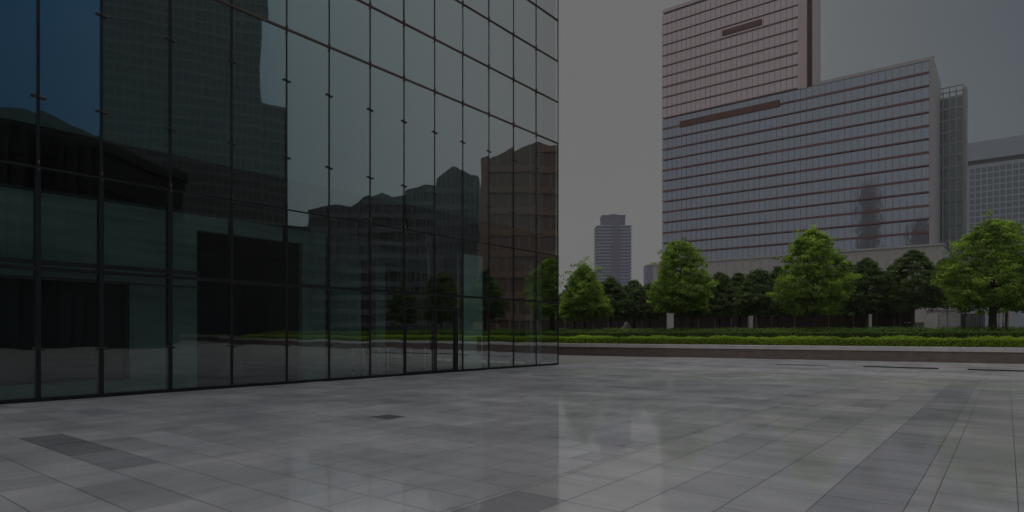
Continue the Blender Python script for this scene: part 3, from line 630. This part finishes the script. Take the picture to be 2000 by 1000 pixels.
# ------------------------------------------------------------------ buildings across the plaza, seen mirrored in the facade
def mir(px, Zv): x, y = at(px, Zv); return 2*FX - x, y
def block(name, label, px0, px1, Zv, h, depth, m_glass, m_band, m_rib, fh=3.6, bays=8, Zv2=None, wave=0, z0=0):
    A = Vector(mir(px0, Zv)); B = Vector(mir(px1, Zv2 or Zv)); d = B - A; L = d.length
    t = thing(name, label, 'building', (*A, 0), math.atan2(d.y, d.x)); nrm = Vector((-d.y, d.x)).normalized()
    sgn = 1 if nrm.dot(A - Vector((2*FX, 0))) > 0 else -1       # outward depth goes away from the facade
    m = MB(); m.box((0, min(0, sgn*depth), 0), (L, max(0, sgn*depth), h)); m.build('glass_body', m_glass, t)
    lo_, hi_ = (-0.25, -0.004) if sgn > 0 else (0.004, 0.25)
    for k in range(1, int(h/fh)): m = MB(); m.box((0, lo_, k*fh), (L, hi_, k*fh+0.9)); m.build('floor_band', m_band, t)
    y0_, y1_ = (0.3, depth) if sgn > 0 else (-depth, -0.3)
    for k in range(1, int(h/fh)): m = MB(); m.box((L+0.004, y0_, k*fh), (L+0.22, y1_, k*fh+0.9)); m.box((-0.22, y0_, k*fh), (-0.004, y1_, k*fh+0.9)); m.build('side_band', m_band, t)
    lo_, hi_ = (-0.4, -0.252) if sgn > 0 else (0.252, 0.4)
    for k in range(bays+1): m = MB(); m.box((L*k/bays-0.2, lo_, 0), (L*k/bays+0.2, hi_, h)); m.build('rib', m_rib, t)
    m = MB(); m.box((-0.3, min(0, sgn*depth)-0.45, h), (L+0.3, max(0, sgn*depth)+0.45, h+1.2)); m.build('parapet', m_band, t)
    return t
M_RG = window_glass('mirrored_glass', (0.6, 0.7, 0.72), (0.022, 0.032, 0.034), 0.08, 0.06); M_RB = mat('mirrored_band', (0.13, 0.16, 0.165), 0.7); M_RR = mat('mirrored_rib', (0.12, 0.15, 0.16), 0.7)
M_RD = mat('mirrored_dark', (0.008, 0.009, 0.011), 0.7)
block('dark_high_rise', 'tall dark high rise mirrored in the left panes of the facade', 192, 516, 180, 150, 40, M_RG, M_RB, M_RR, 3.3, 24, Zv2=200)
block('dark_annex', 'dark annex beside the high rise, mirrored at the fifth mullion', 517, 566, 201, hz(208, 203)-1.2, 20, M_RG, M_RB, M_RR, 3.3, 4, Zv2=205)
block('added_dark_block', 'added low black block darkening the reflection at the foot of the high rise', 192, 604, 150, hz(446, 155), 14, M_RD, M_RD, M_RD, 4.0, 8, Zv2=160)  # unseen block added to keep the lower facade reflection black
block('low_dark_block', 'low black stepped block mirrored at the far left of the facade', -260, 60, 70, hz(232, 70), 18, M_RD, M_RD, M_RD, 3.6, 10)
block('low_dark_wing', 'low black wing between stepped block and high rise in the reflection', 61, 191, 72, hz(285, 72), 18, M_RD, M_RD, M_RD, 3.6, 5)
def profile(name, label, pts, Zv, depth, mg, mb, fh=3.6):
    """a block whose roofline follows pts of (px, py), curved or gabled"""
    A = Vector(mir(pts[0][0], Zv)); B = Vector(mir(pts[-1][0], Zv)); d = B-A; t = thing(name, label, 'building', (*A, 0), math.atan2(d.y, d.x))
    L = d.length; u0, u1 = pts[0][0], pts[-1][0]; nrm = Vector((-d.y, d.x)).normalized(); sgn = 1 if nrm.dot(A - Vector((2*FX, 0))) > 0 else -1
    P = [(L*(p-u0)/(u1-u0), hz(q, Zv)) for p, q in pts]; n = len(P); m = MB()
    V = [(x, 0, 0) for x, z in P] + [(x, 0, z) for x, z in P] + [(x, sgn*depth, 0) for x, z in P] + [(x, sgn*depth, z) for x, z in P]
    fs = [(i, i+1, n+i+1, n+i) for i in range(n-1)] + [(2*n+i+1, 2*n+i, 3*n+i, 3*n+i+1) for i in range(n-1)] + [(n+i, n+i+1, 3*n+i+1, 3*n+i) for i in range(n-1)] + [(0, n, 3*n, 2*n), (n-1, 3*n-1, 4*n-1, 2*n-1)]
    m.add(V, fs); m.build('wall', mg, t)
    zmax = max(z for _, z in P); k = 1; f = -sgn
    while k*fh < zmax - 1:
        z = k*fh; xs = [x for x, zz in P if zz > z+1.5]
        if len(xs) > 1: m = MB(); m.box((min(xs), min(f*0.004, f*0.35), z), (max(xs), max(f*0.004, f*0.35), z+1.3)); m.build('floor_band', mb, t)
        k += 1
    q = MB(); nb = 9
    for j in range(1, nb):
        x = L*j/nb; zz = np.interp(x, [p[0] for p in P], [p[1] for p in P]); q = MB(); q.box((x-0.15, min(f*0.36, f*0.5), 0), (x+0.15, max(f*0.36, f*0.5), zz-0.5)); q.build('rib', mb, t)
    return t
profile('grey_terrace_block', 'low grey terraced block with a ragged roofline mirrored at the left of the pointed block', [(606, 412), (652, 401), (692, 404), (712, 388), (742, 377), (764, 385), (784, 381)], 170, 25, M_RG, M_RB)
profile('grey_terrace_block', 'grey terraced block mirrored between the ragged low terrace and the pointed block', [(785, 374), (800, 369), (822, 363), (848, 365)], 172, 25, M_RG, M_RB)
profile('pointed_block', 'grey block with a pointed roof mirrored left of the brown building', [(849, 350), (881, 324), (924, 345), (930, 400)], 140, 22, M_RG, M_RB)
M_BR = window_glass('brown_glass', (0.7, 0.6, 0.55), (0.11, 0.075, 0.06), 0.1, 0.08); M_BB = mat('brown_band', (0.24, 0.16, 0.13), 0.7)
profile('curved_brown_building', 'brown building with a curved roof mirrored at the facade corner', [(955, 325), (965, 312), (985, 300), (1010, 289), (1047, 276), (1070, 284), (1100, 281), (1130, 290), (1170, 310)], 120, 24, M_BR, M_BB, 4.0)
profile('brown_side_tower', 'narrow brown tower at the left end of the curved brown building in the reflection', [(931, 312), (943, 308), (954, 304)], 119, 18, M_BR, M_BB, 4.0)

# two dark towers behind the photographer, mirrored low in the office block's right wing
for px0, px1, ty, lab in ((1676, 1712, 372, 'slender dark tower behind the viewer, mirrored in the lower right of the wing'), (1772, 1822, 442, 'broad dark tower behind the viewer, mirrored at the right foot of the wing')):
    xa_, Za = on_y(px0, 620.0); xb_, Zb = on_y(px1, 620.0); w = abs(xb_-xa_); h = hz(ty, (Za+Zb)/2)
    t = thing('mirrored_tower', lab, 'tower', (min(xa_, xb_), 2*TY-620.0, 0))
    m = MB(); m.box((0, -20, 0), (w, 0, h)); m.build('body', M_RD, t)
    for k in range(6, int(h/8)): m = MB(); m.box((0, 0.004, 8*k), (w, 0.3, 8*k+1.5)); m.build('floor_band', M_RB, t)
    m = MB(); m.box((w*0.25, -14, h+0.004), (w*0.75, -4, h+7)); m.build('roof_room', M_RD, t)

# ------------------------------------------------------------------ hazy city air
t = NT('haze_air'); t.t.nodes.remove(t.b); pv_ = t.n('ShaderNodeVolumePrincipled'); pv_.inputs['Density'].default_value = HAZE
pv_.inputs['Color'].default_value = (0.95, 0.93, 0.93, 1); pv_.inputs['Anisotropy'].default_value = 0.2; t.l(pv_.outputs[0], t.out.inputs['Volume'])
m = MB(); m.box((-900, -900, -2.0), (900, 900, 180)); tag(m.build('haze', t.mat), kind='stuff')
